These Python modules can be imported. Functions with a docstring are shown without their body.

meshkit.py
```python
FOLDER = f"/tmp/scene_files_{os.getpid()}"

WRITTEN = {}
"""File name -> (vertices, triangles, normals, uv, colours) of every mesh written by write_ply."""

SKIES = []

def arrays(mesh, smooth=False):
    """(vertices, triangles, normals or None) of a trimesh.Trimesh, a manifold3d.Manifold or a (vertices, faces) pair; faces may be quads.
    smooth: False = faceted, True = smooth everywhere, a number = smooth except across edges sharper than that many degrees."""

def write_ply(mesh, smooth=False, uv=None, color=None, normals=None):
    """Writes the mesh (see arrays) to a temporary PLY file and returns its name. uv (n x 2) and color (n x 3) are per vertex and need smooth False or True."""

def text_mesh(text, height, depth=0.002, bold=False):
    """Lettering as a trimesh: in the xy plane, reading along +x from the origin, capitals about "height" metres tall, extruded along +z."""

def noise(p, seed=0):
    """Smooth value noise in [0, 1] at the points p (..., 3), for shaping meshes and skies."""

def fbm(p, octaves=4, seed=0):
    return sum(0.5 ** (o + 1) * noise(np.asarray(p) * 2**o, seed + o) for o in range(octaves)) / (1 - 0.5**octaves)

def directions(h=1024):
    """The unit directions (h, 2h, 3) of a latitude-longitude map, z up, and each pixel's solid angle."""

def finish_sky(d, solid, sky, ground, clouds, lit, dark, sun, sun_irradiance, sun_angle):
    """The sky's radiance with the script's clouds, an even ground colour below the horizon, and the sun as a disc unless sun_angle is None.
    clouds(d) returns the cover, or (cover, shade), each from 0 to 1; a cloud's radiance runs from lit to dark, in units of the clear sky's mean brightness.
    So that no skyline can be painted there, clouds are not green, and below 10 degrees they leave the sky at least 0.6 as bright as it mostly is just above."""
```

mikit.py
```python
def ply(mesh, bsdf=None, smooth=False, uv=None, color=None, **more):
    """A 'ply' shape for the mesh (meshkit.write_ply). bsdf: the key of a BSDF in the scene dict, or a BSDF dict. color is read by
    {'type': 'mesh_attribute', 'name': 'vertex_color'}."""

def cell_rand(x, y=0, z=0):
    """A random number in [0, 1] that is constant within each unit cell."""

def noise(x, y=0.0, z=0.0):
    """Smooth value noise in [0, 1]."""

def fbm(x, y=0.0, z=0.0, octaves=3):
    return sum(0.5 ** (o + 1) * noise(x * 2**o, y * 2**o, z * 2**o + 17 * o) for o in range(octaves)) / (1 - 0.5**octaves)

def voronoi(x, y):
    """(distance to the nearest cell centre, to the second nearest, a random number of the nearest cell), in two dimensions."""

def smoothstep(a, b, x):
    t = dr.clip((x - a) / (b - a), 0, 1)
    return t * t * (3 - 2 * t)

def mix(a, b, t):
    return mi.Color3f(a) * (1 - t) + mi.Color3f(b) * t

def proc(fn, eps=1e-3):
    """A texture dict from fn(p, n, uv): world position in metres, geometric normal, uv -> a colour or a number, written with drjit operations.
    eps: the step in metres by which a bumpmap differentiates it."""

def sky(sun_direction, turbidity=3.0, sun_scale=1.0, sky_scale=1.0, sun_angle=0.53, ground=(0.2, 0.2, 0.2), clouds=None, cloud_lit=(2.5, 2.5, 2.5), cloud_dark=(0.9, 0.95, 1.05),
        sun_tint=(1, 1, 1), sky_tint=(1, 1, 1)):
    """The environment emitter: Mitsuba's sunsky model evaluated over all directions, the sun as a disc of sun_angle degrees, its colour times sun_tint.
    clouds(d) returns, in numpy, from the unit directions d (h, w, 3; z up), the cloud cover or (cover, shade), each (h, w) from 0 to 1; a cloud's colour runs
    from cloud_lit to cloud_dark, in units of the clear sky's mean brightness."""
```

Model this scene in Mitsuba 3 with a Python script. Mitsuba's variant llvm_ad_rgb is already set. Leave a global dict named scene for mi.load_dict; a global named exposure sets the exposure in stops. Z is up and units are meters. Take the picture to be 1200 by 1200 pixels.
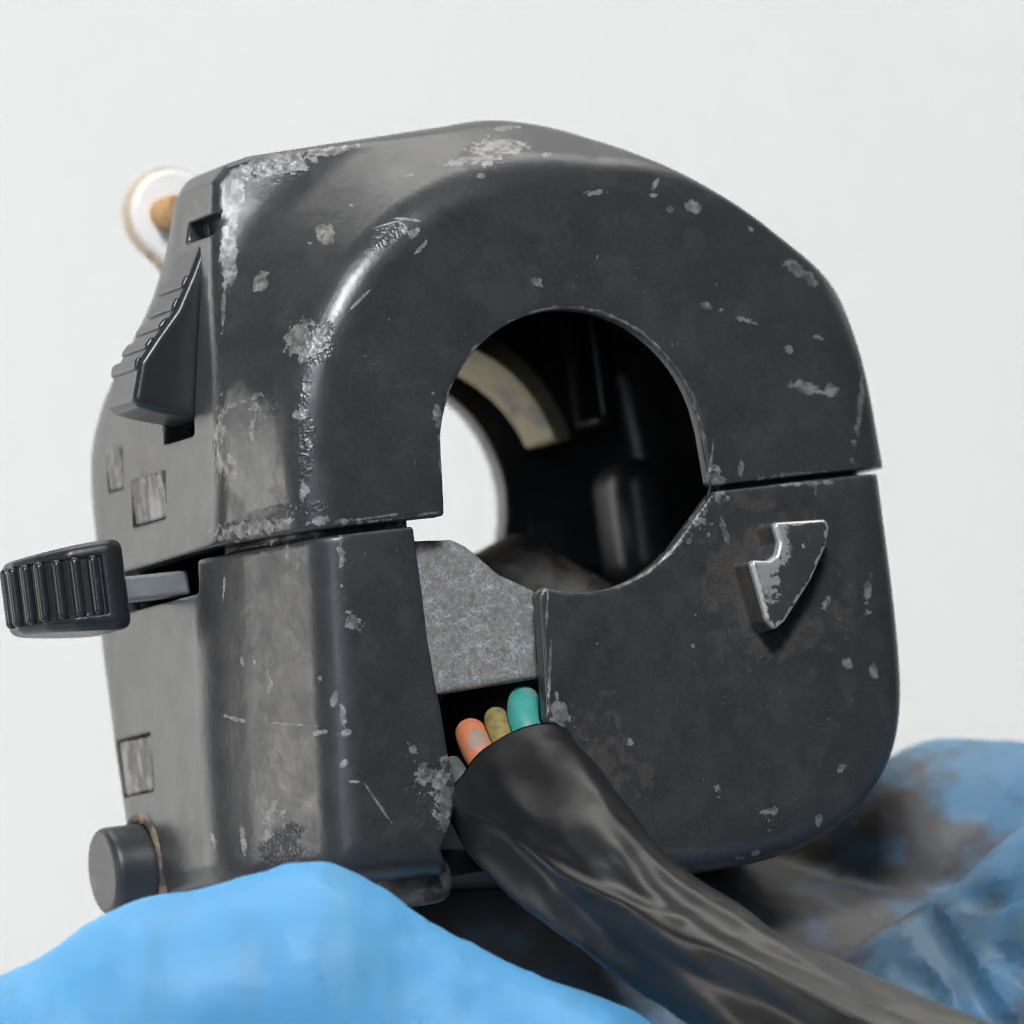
import math
import numpy as np, trimesh, mitsuba as mi, drjit as dr
import meshkit, mikit
from scipy.ndimage import map_coordinates
from scipy.spatial.transform import Rotation
from shapely.geometry import Polygon, Point
from shapely.ops import unary_union

T = mi.ScalarTransform4f
scene, labels = {}, {}

# ------------------------------------------------------------------ camera, lamps, exposure
scene['camera'] = {'type': 'thinlens', 'fov': 6.813, 'fov_axis': 'x', 'near_clip': 0.05, 'far_clip': 20.0,
                   'aperture_radius': 0.0050, 'focus_distance': 0.697,
                   'to_world': T().look_at(origin=[0, -0.7, 0], target=[0, 0, 0], up=[0, 0, 1])}
exposure = 0.95


def lamp(key, origin, target, sx, sy, rgb, label):
    scene[key] = {'type': 'rectangle', 'to_world': T().look_at(origin=origin, target=target, up=[0, 0.02, 1]).scale([sx / 2, sy / 2, 1]),
                  'emitter': {'type': 'area', 'radiance': {'type': 'rgb', 'value': rgb}},
                  'bsdf': {'type': 'diffuse', 'reflectance': {'type': 'rgb', 'value': [.8, .8, .8]}}}
    labels[key] = {'label': label, 'category': 'lamp'}


lamp('softbox', [0.0, -0.80, 0.62], [0, 0, 0], 0.18, 0.16, [56, 58, 60.5], 'square softbox lamp above the camera, outside the picture')
lamp('tall_lamp', [-0.06, -1.25, 0.34], [0, 0, 0], 0.05, 0.75, [6.0, 7.0, 8.6], 'tall cool lamp standing behind the camera, outside the picture')
lamp('window_lamp', [-0.98, -0.54, 0.0], [0, 0, 0], 0.17, 0.30, [8.5, 8.2, 7.8], 'wide soft lamp standing to the left in front of the switch, outside the picture')
lamp('added_panel', [-0.72, 0.38, 0.02], [0, 0, 0], 0.50, 0.60, [1.1, 1.07, 1.03], 'added light panel to the left behind the switch, brightening its left wall, outside the picture')  # added fill light, stands in for white surroundings mirrored in the left wall
lamp('added_backdrop_light', [0.0, 0.30, 1.15], [0, 0.45, 0], 1.3, 0.5, [2.6, 2.54, 2.45], 'added overhead light for an evenly white backdrop, outside the picture')  # added light that keeps the backdrop even

# ------------------------------------------------------------------ tools
ROT = np.array([[0.9147692, -0.38287743, -0.12884943], [0.3924803, 0.91786824, 0.05896694], [0.09568969, -0.104512, 0.98990945]])
ORIGIN = np.array([4.987, 0.0, 5.009])      # mm: bore centre on the front face
# local frame of the switch, millimetres: u right, v into the depth, w up
M4 = np.eye(4); M4[:3, :3] = ROT * 1e-3; M4[:3, 3] = ORIGIN * 1e-3
LOCAL = T(M4)
MM = T().scale([1e-3] * 3)


def smax(a, b, r):
    h = np.maximum(r - np.abs(a - b), 0)
    return np.maximum(a, b) + h * h * (0.25 / r)


def smin(a, b, r):
    return -smax(-a, -b, r)


class Table:
    """Signed distance of a polygon in a plane, tabulated (negative inside)."""

    def __init__(self, poly, step=0.1, pad=6.0):
        x0, y0, x1, y1 = poly.bounds
        self.lo, self.step = np.array([x0 - pad, y0 - pad]), step
        nx, ny = int((x1 - x0 + 2 * pad) / step) + 2, int((y1 - y0 + 2 * pad) / step) + 2
        gx, gy = np.meshgrid(self.lo[0] + np.arange(nx) * step, self.lo[1] + np.arange(ny) * step, indexing='ij')
        best, inside = np.full(gx.shape, 1e9), np.zeros(gx.shape, bool)
        for ring in [poly.exterior, *poly.interiors]:
            c = np.array(ring.coords)
            for (ax, ay), (bx, by) in zip(c[:-1], c[1:]):
                ex, ey = bx - ax, by - ay
                l2 = ex * ex + ey * ey
                if l2 < 1e-12:
                    continue
                t = np.clip(((gx - ax) * ex + (gy - ay) * ey) / l2, 0, 1)
                best = np.minimum(best, (gx - ax - t * ex) ** 2 + (gy - ay - t * ey) ** 2)
                if ey:
                    inside ^= ((ay > gy) != (by > gy)) & (gx < ex * (gy - ay) / ey + ax)
        self.d = np.where(inside, -1, 1) * np.sqrt(best)

    def __call__(self, x, y):
        q = np.stack([(np.ravel(x) - self.lo[0]) / self.step, (np.ravel(y) - self.lo[1]) / self.step])
        hi = np.array(self.d.shape)[:, None] - 1.001
        c = np.clip(q, 0, hi)
        out = map_coordinates(self.d, c, order=1) + np.hypot(*((q - c) * self.step))
        return out.reshape(np.shape(x))


def rounded(points, r_out, r_in=None):
    p = Polygon(points)
    r_in = r_out if r_in is None else r_in
    return p.buffer(-r_out, quad_segs=24).buffer(r_out + r_in, quad_segs=24).buffer(-r_in, quad_segs=24)


def contour(f, lo, hi, h, s=8):
    """Dual contouring of the signed distance f(p), p (n, 3), inside the box; keeps sharp edges."""
    lo, hi = np.asarray(lo, float), np.asarray(hi, float)
    nb = np.ceil((hi - lo) / (s * h)).astype(int)
    n = nb * s + 1
    ci = np.stack(np.meshgrid(*[np.arange(k) for k in nb], indexing='ij'), -1).reshape(-1, 3)
    fc = f(lo + (ci + 0.5) * s * h)
    D = np.repeat(np.repeat(np.repeat(fc.reshape(nb), s, 0), s, 1), s, 2)
    D = np.pad(D, ((0, 1),) * 3, mode='edge')
    act = ci[np.abs(fc) < 0.9 * s * h * 1.35]
    off = np.stack(np.meshgrid(*[np.arange(s + 1)] * 3, indexing='ij'), -1).reshape(-1, 3)
    for part in np.array_split(act, max(1, len(act) // 2000)):
        idx = (part[:, None] * s + off[None]).reshape(-1, 3)
        D[idx[:, 0], idx[:, 1], idx[:, 2]] = f(lo + idx * h)
    cells, quads, P, N = [], [], [], []
    dims = n - 1
    for ax in range(3):
        a, b = np.take(D, range(n[ax] - 1), ax), np.take(D, range(1, n[ax]), ax)
        e = np.argwhere((a < 0) != (b < 0))
        o1, o2 = (ax + 1) % 3, (ax + 2) % 3
        e = e[(e[:, o1] > 0) & (e[:, o2] > 0) & (e[:, o1] < n[o1] - 1) & (e[:, o2] < n[o2] - 1)]
        va, vb = a[tuple(e.T)], b[tuple(e.T)]
        t = va / (va - vb)
        p = lo + e * h
        p[:, ax] += t * h
        P.append(p)
        quad = []
        for d1, d2 in ((-1, -1), (0, -1), (0, 0), (-1, 0)):
            c = e.copy(); c[:, o1] += d1; c[:, o2] += d2
            quad.append((c[:, 0] * dims[1] + c[:, 1]) * dims[2] + c[:, 2])
        quad = np.stack(quad, 1)
        quads.append(np.where((va < 0)[:, None], quad, quad[:, ::-1]))
        cells.append(quad)
    P = np.vstack(P)
    k = 0.02
    tet = np.array([[1, -1, -1], [-1, -1, 1], [-1, 1, -1], [1, 1, 1]], float)
    g = sum(t * f(P + t * k)[:, None] for t in tet)
    N = g / np.maximum(np.linalg.norm(g, axis=1, keepdims=True), 1e-12)
    cells, quads = np.vstack(cells), np.vstack(quads)
    ids, inv = np.unique(cells.ravel(), return_inverse=True)
    inv = inv.reshape(-1)
    m = len(ids)
    rep = np.repeat(np.arange(len(P)), 4)
    cnt = np.bincount(inv, minlength=m).astype(float)
    mass = np.stack([np.bincount(inv, P[rep, i], m) for i in range(3)], 1) / cnt[:, None]
    A, B = np.zeros((m, 3, 3)), np.zeros((m, 3))
    dn = ((P[rep] - mass[inv]) * N[rep]).sum(1)
    for i in range(3):
        B[:, i] = np.bincount(inv, N[rep, i] * dn, m)
        for j in range(i, 3):
            A[:, i, j] = A[:, j, i] = np.bincount(inv, N[rep, i] * N[rep, j], m)
    A[:, range(3), range(3)] += 0.04 * cnt[:, None]
    x = np.linalg.solve(A, B[..., None])[..., 0]
    low = lo + np.stack(np.unravel_index(ids, dims), 1) * h
    v = np.clip(mass + x, low, low + h)
    q = np.searchsorted(ids, quads)
    flat = np.linalg.norm(v[q[:, 0]] - v[q[:, 2]], axis=1) < np.linalg.norm(v[q[:, 1]] - v[q[:, 3]], axis=1)
    t1 = np.where(flat[:, None], q[:, [0, 1, 2]], q[:, [0, 1, 3]])
    t2 = np.where(flat[:, None], q[:, [0, 2, 3]], q[:, [1, 2, 3]])
    return v, np.vstack([t1, t2])


def normals(v, f):
    n = np.zeros_like(v)
    c = np.cross(v[f[:, 1]] - v[f[:, 0]], v[f[:, 2]] - v[f[:, 0]])
    for k in range(3):
        n += np.stack([np.bincount(f[:, k], c[:, i], len(v)) for i in range(3)], 1)
    return n / np.maximum(np.linalg.norm(n, axis=1, keepdims=True), 1e-12)


def wobble(v, f, amp, size, seed=0):
    """Small unevenness of a cast or moulded surface."""
    return v + normals(v, f) * (amp * (meshkit.fbm(v / size + 100, 3, seed) - 0.5))[:, None]


def put(key, mesh, bsdf, place=None, smooth=True, label=None, category=None, group=None, kind=None, color=None):
    scene[key] = mikit.ply(mesh, bsdf, smooth, color=color, **({'to_world': place} if place is not None else {}))
    e = {k: x for k, x in dict(label=label, category=category, group=group, kind=kind).items() if x}
    if e:
        labels[key] = e


def box_d(p, c, half, r):
    q = np.abs(p - np.asarray(c)) - (np.asarray(half) - r)
    return np.linalg.norm(np.maximum(q, 0), axis=1) + np.minimum(q.max(1), 0) - r


def capsule(p, a, b, ra, rb):
    a, b = np.asarray(a, float), np.asarray(b, float)
    ab = b - a
    t = np.clip(((p - a) @ ab) / (ab @ ab), 0, 1)
    return np.linalg.norm(p - a - t[:, None] * ab, axis=1) - (ra + (rb - ra) * t)


def chain(points, k):
    """Smooth union of tapering bones: points are (x, y, z, r)."""
    pts = np.asarray(points, float)

    def f(p):
        d = None
        for a, b in zip(pts[:-1], pts[1:]):
            c = capsule(p, a[:3], b[:3], a[3], b[3])
            d = c if d is None else smin(d, c, k)
        return d
    return f


def spline(points, n):
    from scipy.interpolate import CubicSpline
    p = np.asarray(points, float)
    s = np.r_[0, np.cumsum(np.linalg.norm(np.diff(p[:, :3], axis=0), axis=1))]
    return CubicSpline(s, p)(np.linspace(0, s[-1], n))


def frames(c):
    t = np.gradient(c, axis=0); t /= np.linalg.norm(t, axis=1, keepdims=True)
    a = np.cross(t[0], [0, 1, 0.3]); a /= np.linalg.norm(a)
    A = []
    for i in range(len(c)):
        a = a - t[i] * (a @ t[i]); a /= np.linalg.norm(a); A.append(a)
    A = np.array(A)
    return t, A, np.cross(t, A)


def tube(path, n=80, m=20, cap=True):
    """Round tube along (x, y, z, r)."""
    q = spline(path, n)
    t, a, b = frames(q[:, :3])
    th = np.linspace(0, 2 * np.pi, m, endpoint=False)
    ring = q[:, None, :3] + q[:, None, 3:] * (np.cos(th)[None, :, None] * a[:, None] + np.sin(th)[None, :, None] * b[:, None])
    v = ring.reshape(-1, 3)
    i, j = np.meshgrid(np.arange(n - 1), np.arange(m), indexing='ij')
    j2 = (j + 1) % m
    f = np.stack([i * m + j, i * m + j2, (i + 1) * m + j2, (i + 1) * m + j], -1).reshape(-1, 4)
    f = np.vstack([f[:, :3], f[:, [0, 2, 3]]])
    if cap:
        v = np.vstack([v, q[0, :3], q[-1, :3]])
        k = np.arange(m); k2 = (k + 1) % m; L = (n - 1) * m
        f = np.vstack([f, np.stack([k2, k, k * 0 + n * m], 1), np.stack([L + k, L + k2, k * 0 + n * m + 1], 1)])
    return v, f


# ------------------------------------------------------------------ materials
RT = ROT.T


def local(p):
    x, y, z = p.x * 1000 - ORIGIN[0], p.y * 1000 - ORIGIN[1], p.z * 1000 - ORIGIN[2]
    return tuple(float(RT[i, 0]) * x + float(RT[i, 1]) * y + float(RT[i, 2]) * z for i in range(3))


def rgb(*c):
    return {'type': 'rgb', 'value': list(c)}


# where the paint is chipped to bare metal: centre, two scaled axes and the normal (local mm), raggedness
#CHIPS_BEGIN
CHIPS = [
(-18.8, 9.36, 26.5, 0.327, -0.0882, 0.000309, 0.0265, 0.348, 0.932, -0.0983, -0.364, 0.139, 0.5),
(-14.7, 8.48, 27.1, 0.421, -0.149, -0.0118, 0.346, 1.22, 1.68, -0.132, -0.4, 0.317, 0.6),
(-24.3, 8.57, 19.2, 0.0984, 0.0666, 0.291, -1.24, 0.687, 0.158, -0.17, -0.338, 0.135, 0.4),
(-22.8, 9.52, 23.6, 0.135, 0.0726, 0.358, -1.61, 0.645, 0.457, -0.14, -0.454, 0.145, 0.45),
(-25.7, 7.66, 15, 0.179, 0.0353, 0.416, -3.62, 3.7, 0.256, -0.371, -0.377, 0.192, 0.5),
(-17.6, 3.82, 19.9, 0.994, -0.742, 0.0804, 0.484, 0.305, 0.754, -0.344, -0.418, 0.39, 0.22),
(-22.9, 5.95, 16.6, 0.806, -1.03, -0.337, 0.655, -0.0507, 0.828, -0.415, -0.425, 0.302, 0.3),
(-21.8, 1.41, 11.3, 0.526, -0.432, 0.11, 0.117, 0.141, 0.519, -0.426, -0.463, 0.221, 0.55),
(-20.7, 0.62, 11.2, 0.384, 0.0589, 0.919, -1.19, 0.708, 0.371, -0.294, -0.577, 0.16, 0.5),
(-2.17, 2.55, 25.4, 0.417, -0.131, -0.0684, 0.0402, 0.43, 0.344, -0.0352, -0.327, 0.412, 0.5),
(-5.59, 2.27, 24.7, 0.614, -0.2, -0.0226, 0.0839, 1.28, 1.05, -0.116, -0.412, 0.511, 0.6),
(-4.1, 1.85, 24.6, 0.626, -0.309, -0.139, 0.826, 0.732, 0.708, -0.0854, -0.407, 0.521, 0.6),
(-17, 0.05, 13.8, 0.494, -0.0202, 0.383, -5.4, 1.24, 7.19, -0.073, -0.66, 0.0594, 0.35),
(-11.7, 0.42, 20.1, 0.828, -0.282, -0.224, 2.51, 2.3, 7.22, -0.14, -0.605, 0.241, 0.35),
(-11.1, 0, 17.6, 0.98, 0, 0.938, -3.63, 0, 4.38, 0, -0.667, 0, 0.4),
(-12.4, 0.32, 19.4, 1.18, -0.561, -0.922, 1.78, 0.257, 1.91, -0.133, -0.62, 0.207, 0.8),
(-11.5, 0.08, 18.9, 1.71, -0.211, -0.304, 0.263, 0.332, 2.28, -0.0628, -0.656, 0.103, 0.8),
(-13.3, 0.83, 19.9, 0.972, -0.325, 0.0898, 0.198, 5.01, 8.74, -0.212, -0.546, 0.318, 0.4),
(13.5, 0, 19, 1.3, -0.00591, -0.743, 0.685, 0.0462, 1.56, 0.00657, -0.666, 0.0168, 0.35),
(11.4, 0, 18.9, 3.24, 0, -0.464, 0.292, 0, 3.53, 0, -0.667, 0, 0.3),
(10.4, 0.14, 21.1, 3.51, -0.561, -3.08, 0.876, 0.357, 1.17, 0.0416, -0.645, 0.165, 0.4),
(10, 0, 20.2, 2.59, 0.00556, -0.408, 0.381, 0.154, 4.68, 0.00481, -0.666, 0.0215, 0.3),
(21.9, 0.09, 13.3, 0.535, 0.0291, -0.589, 0.793, 0.245, 1.08, 0.11, -0.654, 0.0678, 0.5),
(23.3, 0.29, 12.1, 0.55, 0.0453, -0.795, 1.04, 0.58, 1.34, 0.208, -0.624, 0.108, 0.5),
(21.3, 0, 3.32, 0.722, 0, -0.279, 0.435, 0, 1.49, 0, -0.667, 0, 0.35),
(23.8, 0, 2.74, 1.28, 0, -0.186, 0.142, 0, 1.56, 0, -0.667, 0, 0.35),
(13.5, 0, 10.7, 1.68, 0, -0.939, 1.59, 0, 3.61, 0, -0.667, 0, 0.4),
(14.8, 0, 10.3, 4.31, 0, -0.62, 0.617, 0, 7.05, 0, -0.667, 0, 0.4),
(16.9, 0, 9.18, 0.93, 0, -0.637, 2.19, 0, 4, 0, -0.667, 0, 0.8),
(20.4, 0, 6.45, 1.75, 0, -1.44, 1.88, 0, 2.81, 0, -0.667, 0, 0.7),
(5.12, 0, 20.9, 0.929, 0.0103, 0.0276, -0.379, 0.189, 4.73, 0.00661, -0.666, 0.0271, 0.8),
(14.7, 0, -2.87, 4.25, 0, -1.03, 0.224, 0, 1.27, 0, -0.667, 0, 0.5),
(12.1, 0, -1.99, 8.03, -0.321, -2.38, 0.107, -0.00429, 0.459, -0.0225, -0.562, 0, 0.4),
(12.5, 0.41, -4.03, 1.08, -0.498, 0.0248, -0.415, -0.512, 0.016, 0.00414, -0.0242, -0.666, 0.5),
(-27.3, 4.71, -3.32, 0.19, -0.234, 0.00415, 0.0198, -0.0244, 1.61, -0.312, -0.254, 0, 0.75),
(-28.1, 6.29, 3.89, 0.602, -1.52, -0.105, 0.0502, -0.0278, 0.316, -0.345, -0.14, 0.0424, 0.9),
(-27.8, 5.54, 2.04, 0.868, -1.2, 0.459, -0.0325, 0.16, 0.993, -0.547, -0.378, 0.0432, 0.9),
(-22.8, 0.25, -3.59, 1.15, -0.395, 0.0563, -0.114, 0.0391, 2.42, -0.217, -0.63, 0, 0.6),
(-20.8, 0, -3.75, 1.04, -0.000113, 0.0157, -0.121, -0.0262, 3.64, 0, -0.667, -0.00479, 0.6),
(-18, 0, -3.74, 0.449, -6.09e-05, 0.00699, -0.302, -0.0791, 9.08, 0, -0.562, -0.0049, 0.6),
(-13.5, 0, -3.89, 0.67, -0.00453, 0.0394, -0.3, -1.03, 8.99, 1.26e-07, -0.662, -0.0762, 0.6),
(-22.4, 0.56, 7.22, 2.53, -1.37, -0.318, 0.3, 0.105, 1.55, -0.304, -0.585, 0.0985, 0.6),
(-23.1, 0.64, 5.14, 1.39, -0.793, 0.099, 0.0574, 0.273, 2.37, -0.332, -0.573, 0.0741, 0.5),
(-22.8, 0.31, 2.72, 3.37, -1.32, -0.465, 0.243, -0.0108, 1.79, -0.239, -0.622, 0.0286, 0.7),
(-23.6, 0.6, -0.99, 2.49, -1.41, -0.372, 0.143, -0.0811, 1.2, -0.329, -0.58, 0, 0.9),
(-25.9, 3.75, 5.49, 1.41, -1.9, -0.711, 0.235, -0.111, 0.678, -0.508, -0.417, 0.108, 1),
(-26.2, 4.61, 7.01, 0.439, -0.452, 0.217, 0.141, 0.87, 3.27, -0.5, -0.421, 0.133, 0.9),
(-0.37, 4.78, 27.3, 0.939, -0.27, -0.205, 0.0333, 1.99, 1.61, -0.00702, -0.419, 0.519, 0.7),
(18.4, 0.07, 16.7, 1.46, -0.0881, -1.81, 3.33, 0.872, 3.41, 0.0761, -0.656, 0.0936, 0.5),
(26.2, 0.28, 0.98, 3.09, 1.1, -1.15, 0.0383, 0.0185, 0.343, 0.144, -0.397, 0.00538, 1),
(23.3, 0, 7.27, 2.56, 0, -0.372, 0.311, 0, 3.51, 0, -0.667, 0, 0.8),
(-9.88, 3.11, 24, 2.69, -0.894, 0.335, -0.0553, 3.45, 2.95, -0.198, -0.415, 0.482, 0.6),
(-18.8, 4.22, 19.2, 2.66, -2.09, 0.234, 2.91, 1.71, 4.77, -0.362, -0.419, 0.371, 0.7),
(-15, 3.92, 22, 3.89, -2.53, 0.18, 2.76, 2.12, 3.93, -0.292, -0.418, 0.43, 0.7),
(1.55, 1.24, 24.4, 2.16, -0.515, -0.69, 0.217, 2.04, 2.18, 0.029, -0.487, 0.454, 0.8),
(19.3, 0.01, -3.81, 0.43, -0.00843, 0.0296, 0.222, -2.05, 6.64, 0.000886, -0.538, -0.166, 0.9),
(-11.3, 0.06, 3.01, 2.02, 1.94, 0.273, 0.0674, -0.0801, 0.57, 0.462, -0.465, -0.12, 0.7),
(9.14, 41.7, 11.1, 3.8, 0, -3.65, 0.581, 0, 0.714, 0, -0.667, 0, 0.6),
(-4.75, 0.61, 23.1, 2.69, -0.661, -0.615, 0.675, 1.81, 3.34, -0.0673, -0.577, 0.327, 0.7),
(4.37, 0, 15.6, 2.53, 0, 3.78, -8.93, 0, 7.25, 0, -0.667, 0, 0.6),
(-1.2, 0, 14, 1.88, 0, -0.265, 0.245, 0, 2.84, 0, -0.667, 0, 1.1),
(-24.8, 3.1, -5.53, 3.5, -4.46, -0.606, 0.158, -0.0735, 1.1, -0.52, -0.414, 0.0468, 0.4),
(-24.5, 2.66, -6.85, 1.91, -2.46, -0.333, 0.409, -0.19, 2.87, -0.522, -0.413, 0.0469, 0.8),
(-23.4, 0.55, -18, 2.92, -1.64, -1.37, 0.576, -0.238, 1.5, -0.316, -0.586, 0.0285, 0.4),
(-22.9, 0.27, -19.4, 3.43, -1.23, -0.153, 0.058, 0.0183, 1.21, -0.224, -0.628, 0.0202, 0.5),
(-22.9, 0.24, -20.7, 1.97, -0.666, 0.0934, -0.132, 0.156, 3.64, -0.214, -0.631, 0.0193, 0.6),
(-23.5, 0.35, -23.2, 2.67, -1.13, -0.371, 0.386, -0.0523, 2.89, -0.257, -0.615, 0.0232, 0.6),
(-26.2, 3.41, -19.4, 0.253, -0.325, -0.078, 1.93, -1.18, 11, -0.438, -0.35, 0.0394, 0.3),
(-29.3, 7.58, -18.3, 0.464, -0.771, -0.401, 1.62, -1.54, 6.16, -0.556, -0.364, 0.0552, 0.8),
(-24.7, 1.35, -20.4, 1.19, -1.18, 0.131, 0.123, 0.314, 4.82, -0.471, -0.47, 0.0426, 0.6),
(-28.4, 6.75, -13.8, 3.28, -4.92, 0.674, 0.145, 0.128, 2.39, -0.556, -0.364, 0.0532, 0.4),
(-27.7, 5.81, -14, 3.7, -4.91, -0.644, 0.501, -0.223, 3.59, -0.528, -0.404, 0.0486, 0.5),
(-24.1, 1.15, -16.1, 3.38, -3.03, -0.52, 0.682, -0.219, 4.81, -0.441, -0.499, 0.0398, 0.5),
(-27.1, 4.82, -15.8, 2.69, -3.26, 0.391, 0.0428, 0.0609, 1.03, -0.515, -0.42, 0.0464, 1),
(-15.3, 0, -25.9, 1.2, 0, -0.261, 0.0835, 0, 0.476, 0, -0.562, 0, 0.8),
(-16.6, 0, -24.6, 1.46, 0, 0.354, -0.259, 0, 1.18, 0, -0.667, 0, 1),
(-17.4, 0, -22.7, 2.23, 0, -0.311, 0.259, 0, 2.41, 0, -0.667, 0, 1),
(-3.96, 0, -21.6, 1.47, 0, 0.0721, -0.0611, 0, 1.11, 0, -0.667, 0, 1),
(-15.2, 0, -27.9, 1.34, 0, -0.187, 0.0663, 0, 0.602, 0, -0.667, 0, 0.7),
(-21.1, 0, -26.4, 0.23, 0, -0.484, 8.03, 0, 4.37, 0, -0.625, 0, 0.3),
(-22.7, 0.09, -24.7, 2, -0.407, -0.273, 1.19, -0.0638, 9.65, -0.132, -0.653, 0.0119, 0.5),
(-23.3, 0.3, -23.1, 3.38, -1.31, -0.467, 0.382, -0.0465, 2.89, -0.238, -0.622, 0.0215, 0.6),
(-4.19, 0, -13, 8.19, 0, -1.63, 0.0823, 0, 0.546, 0, -0.649, 0, 0.45),
(-4.64, 0, -17.9, 8.24, -0.123, -1.63, 0.0551, -0.000821, 0.355, -0.00629, -0.422, 0, 0.5),
(-4.48, 0, -21, 2.64, 0, -0.374, 0.0948, 0, 0.896, 0, -0.667, 0, 0.7),
(-3.96, 0.03, -11, 1.35, -0.213, -0.238, 0.403, 3.08, 6.22, -0.0414, -0.595, 0.297, 0.4),
(18.8, 41.7, -9.05, 0.476, 0, 0.00503, -0.277, 0, 9.65, 0, -0.649, 0, 0.5),
(12.4, 0, -7.39, 4.32, 0, 0.374, -0.0896, 0, 0.95, 0, -0.667, 0, 0.4),
(12.6, 0, -8.4, 5.2, 0, 0.249, -0.11, 0, 1.78, 0, -0.667, 0, 0.4),
(9.23, 0, -8.35, 3.25, 0, -0.466, 0.348, 0, 3.55, 0, -0.667, 0, 0.5),
(11, 0, -8.03, 6.49, 0, -0.932, 0.462, 0, 4.73, 0, -0.667, 0, 0.5),
(21.9, 0, -19.8, 1.73, 0, -1.45, 1.28, 0, 1.88, 0, -0.667, 0, 0.5),
(24.2, 0, -20.5, 2.57, 0.00439, 0.122, -0.0708, -0.000121, 1.29, 0.00114, -0.667, 0, 0.6),
(20.7, 0, -14.6, 3.21, 0, -0.467, 0.178, 0, 1.76, 0, -0.667, 0, 1),
(20.8, 0, -11, 4.28, 0, -0.622, 0.465, 0, 4.7, 0, -0.667, 0, 0.6),
(24.7, 0, -13.8, 3.17, 0.0485, -0.467, 0.0772, 0.00106, 0.782, 0.0102, -0.667, -9.95e-05, 1.1),
(17.6, 0.28, -32.3, 2.71, 0.63, -0.591, 0.727, -0.593, 1.8, 0.0908, -0.615, -0.24, 0.45),
(11.9, 0.81, -34.3, 2.51, -0.8, 0.993, -0.662, -1.87, 1.8, 0.0377, -0.469, -0.473, 0.5),
(10.5, 0.94, -34.5, 2.57, -0.462, 0.461, 0.724, -3.02, 2.58, 0.0139, -0.43, -0.509, 0.6),
(13.3, 0, -31.7, 1.62, 0.00227, -0.227, 0.157, -0.0128, 1.42, 8.94e-05, -0.667, -0.00601, 1.25),
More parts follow.
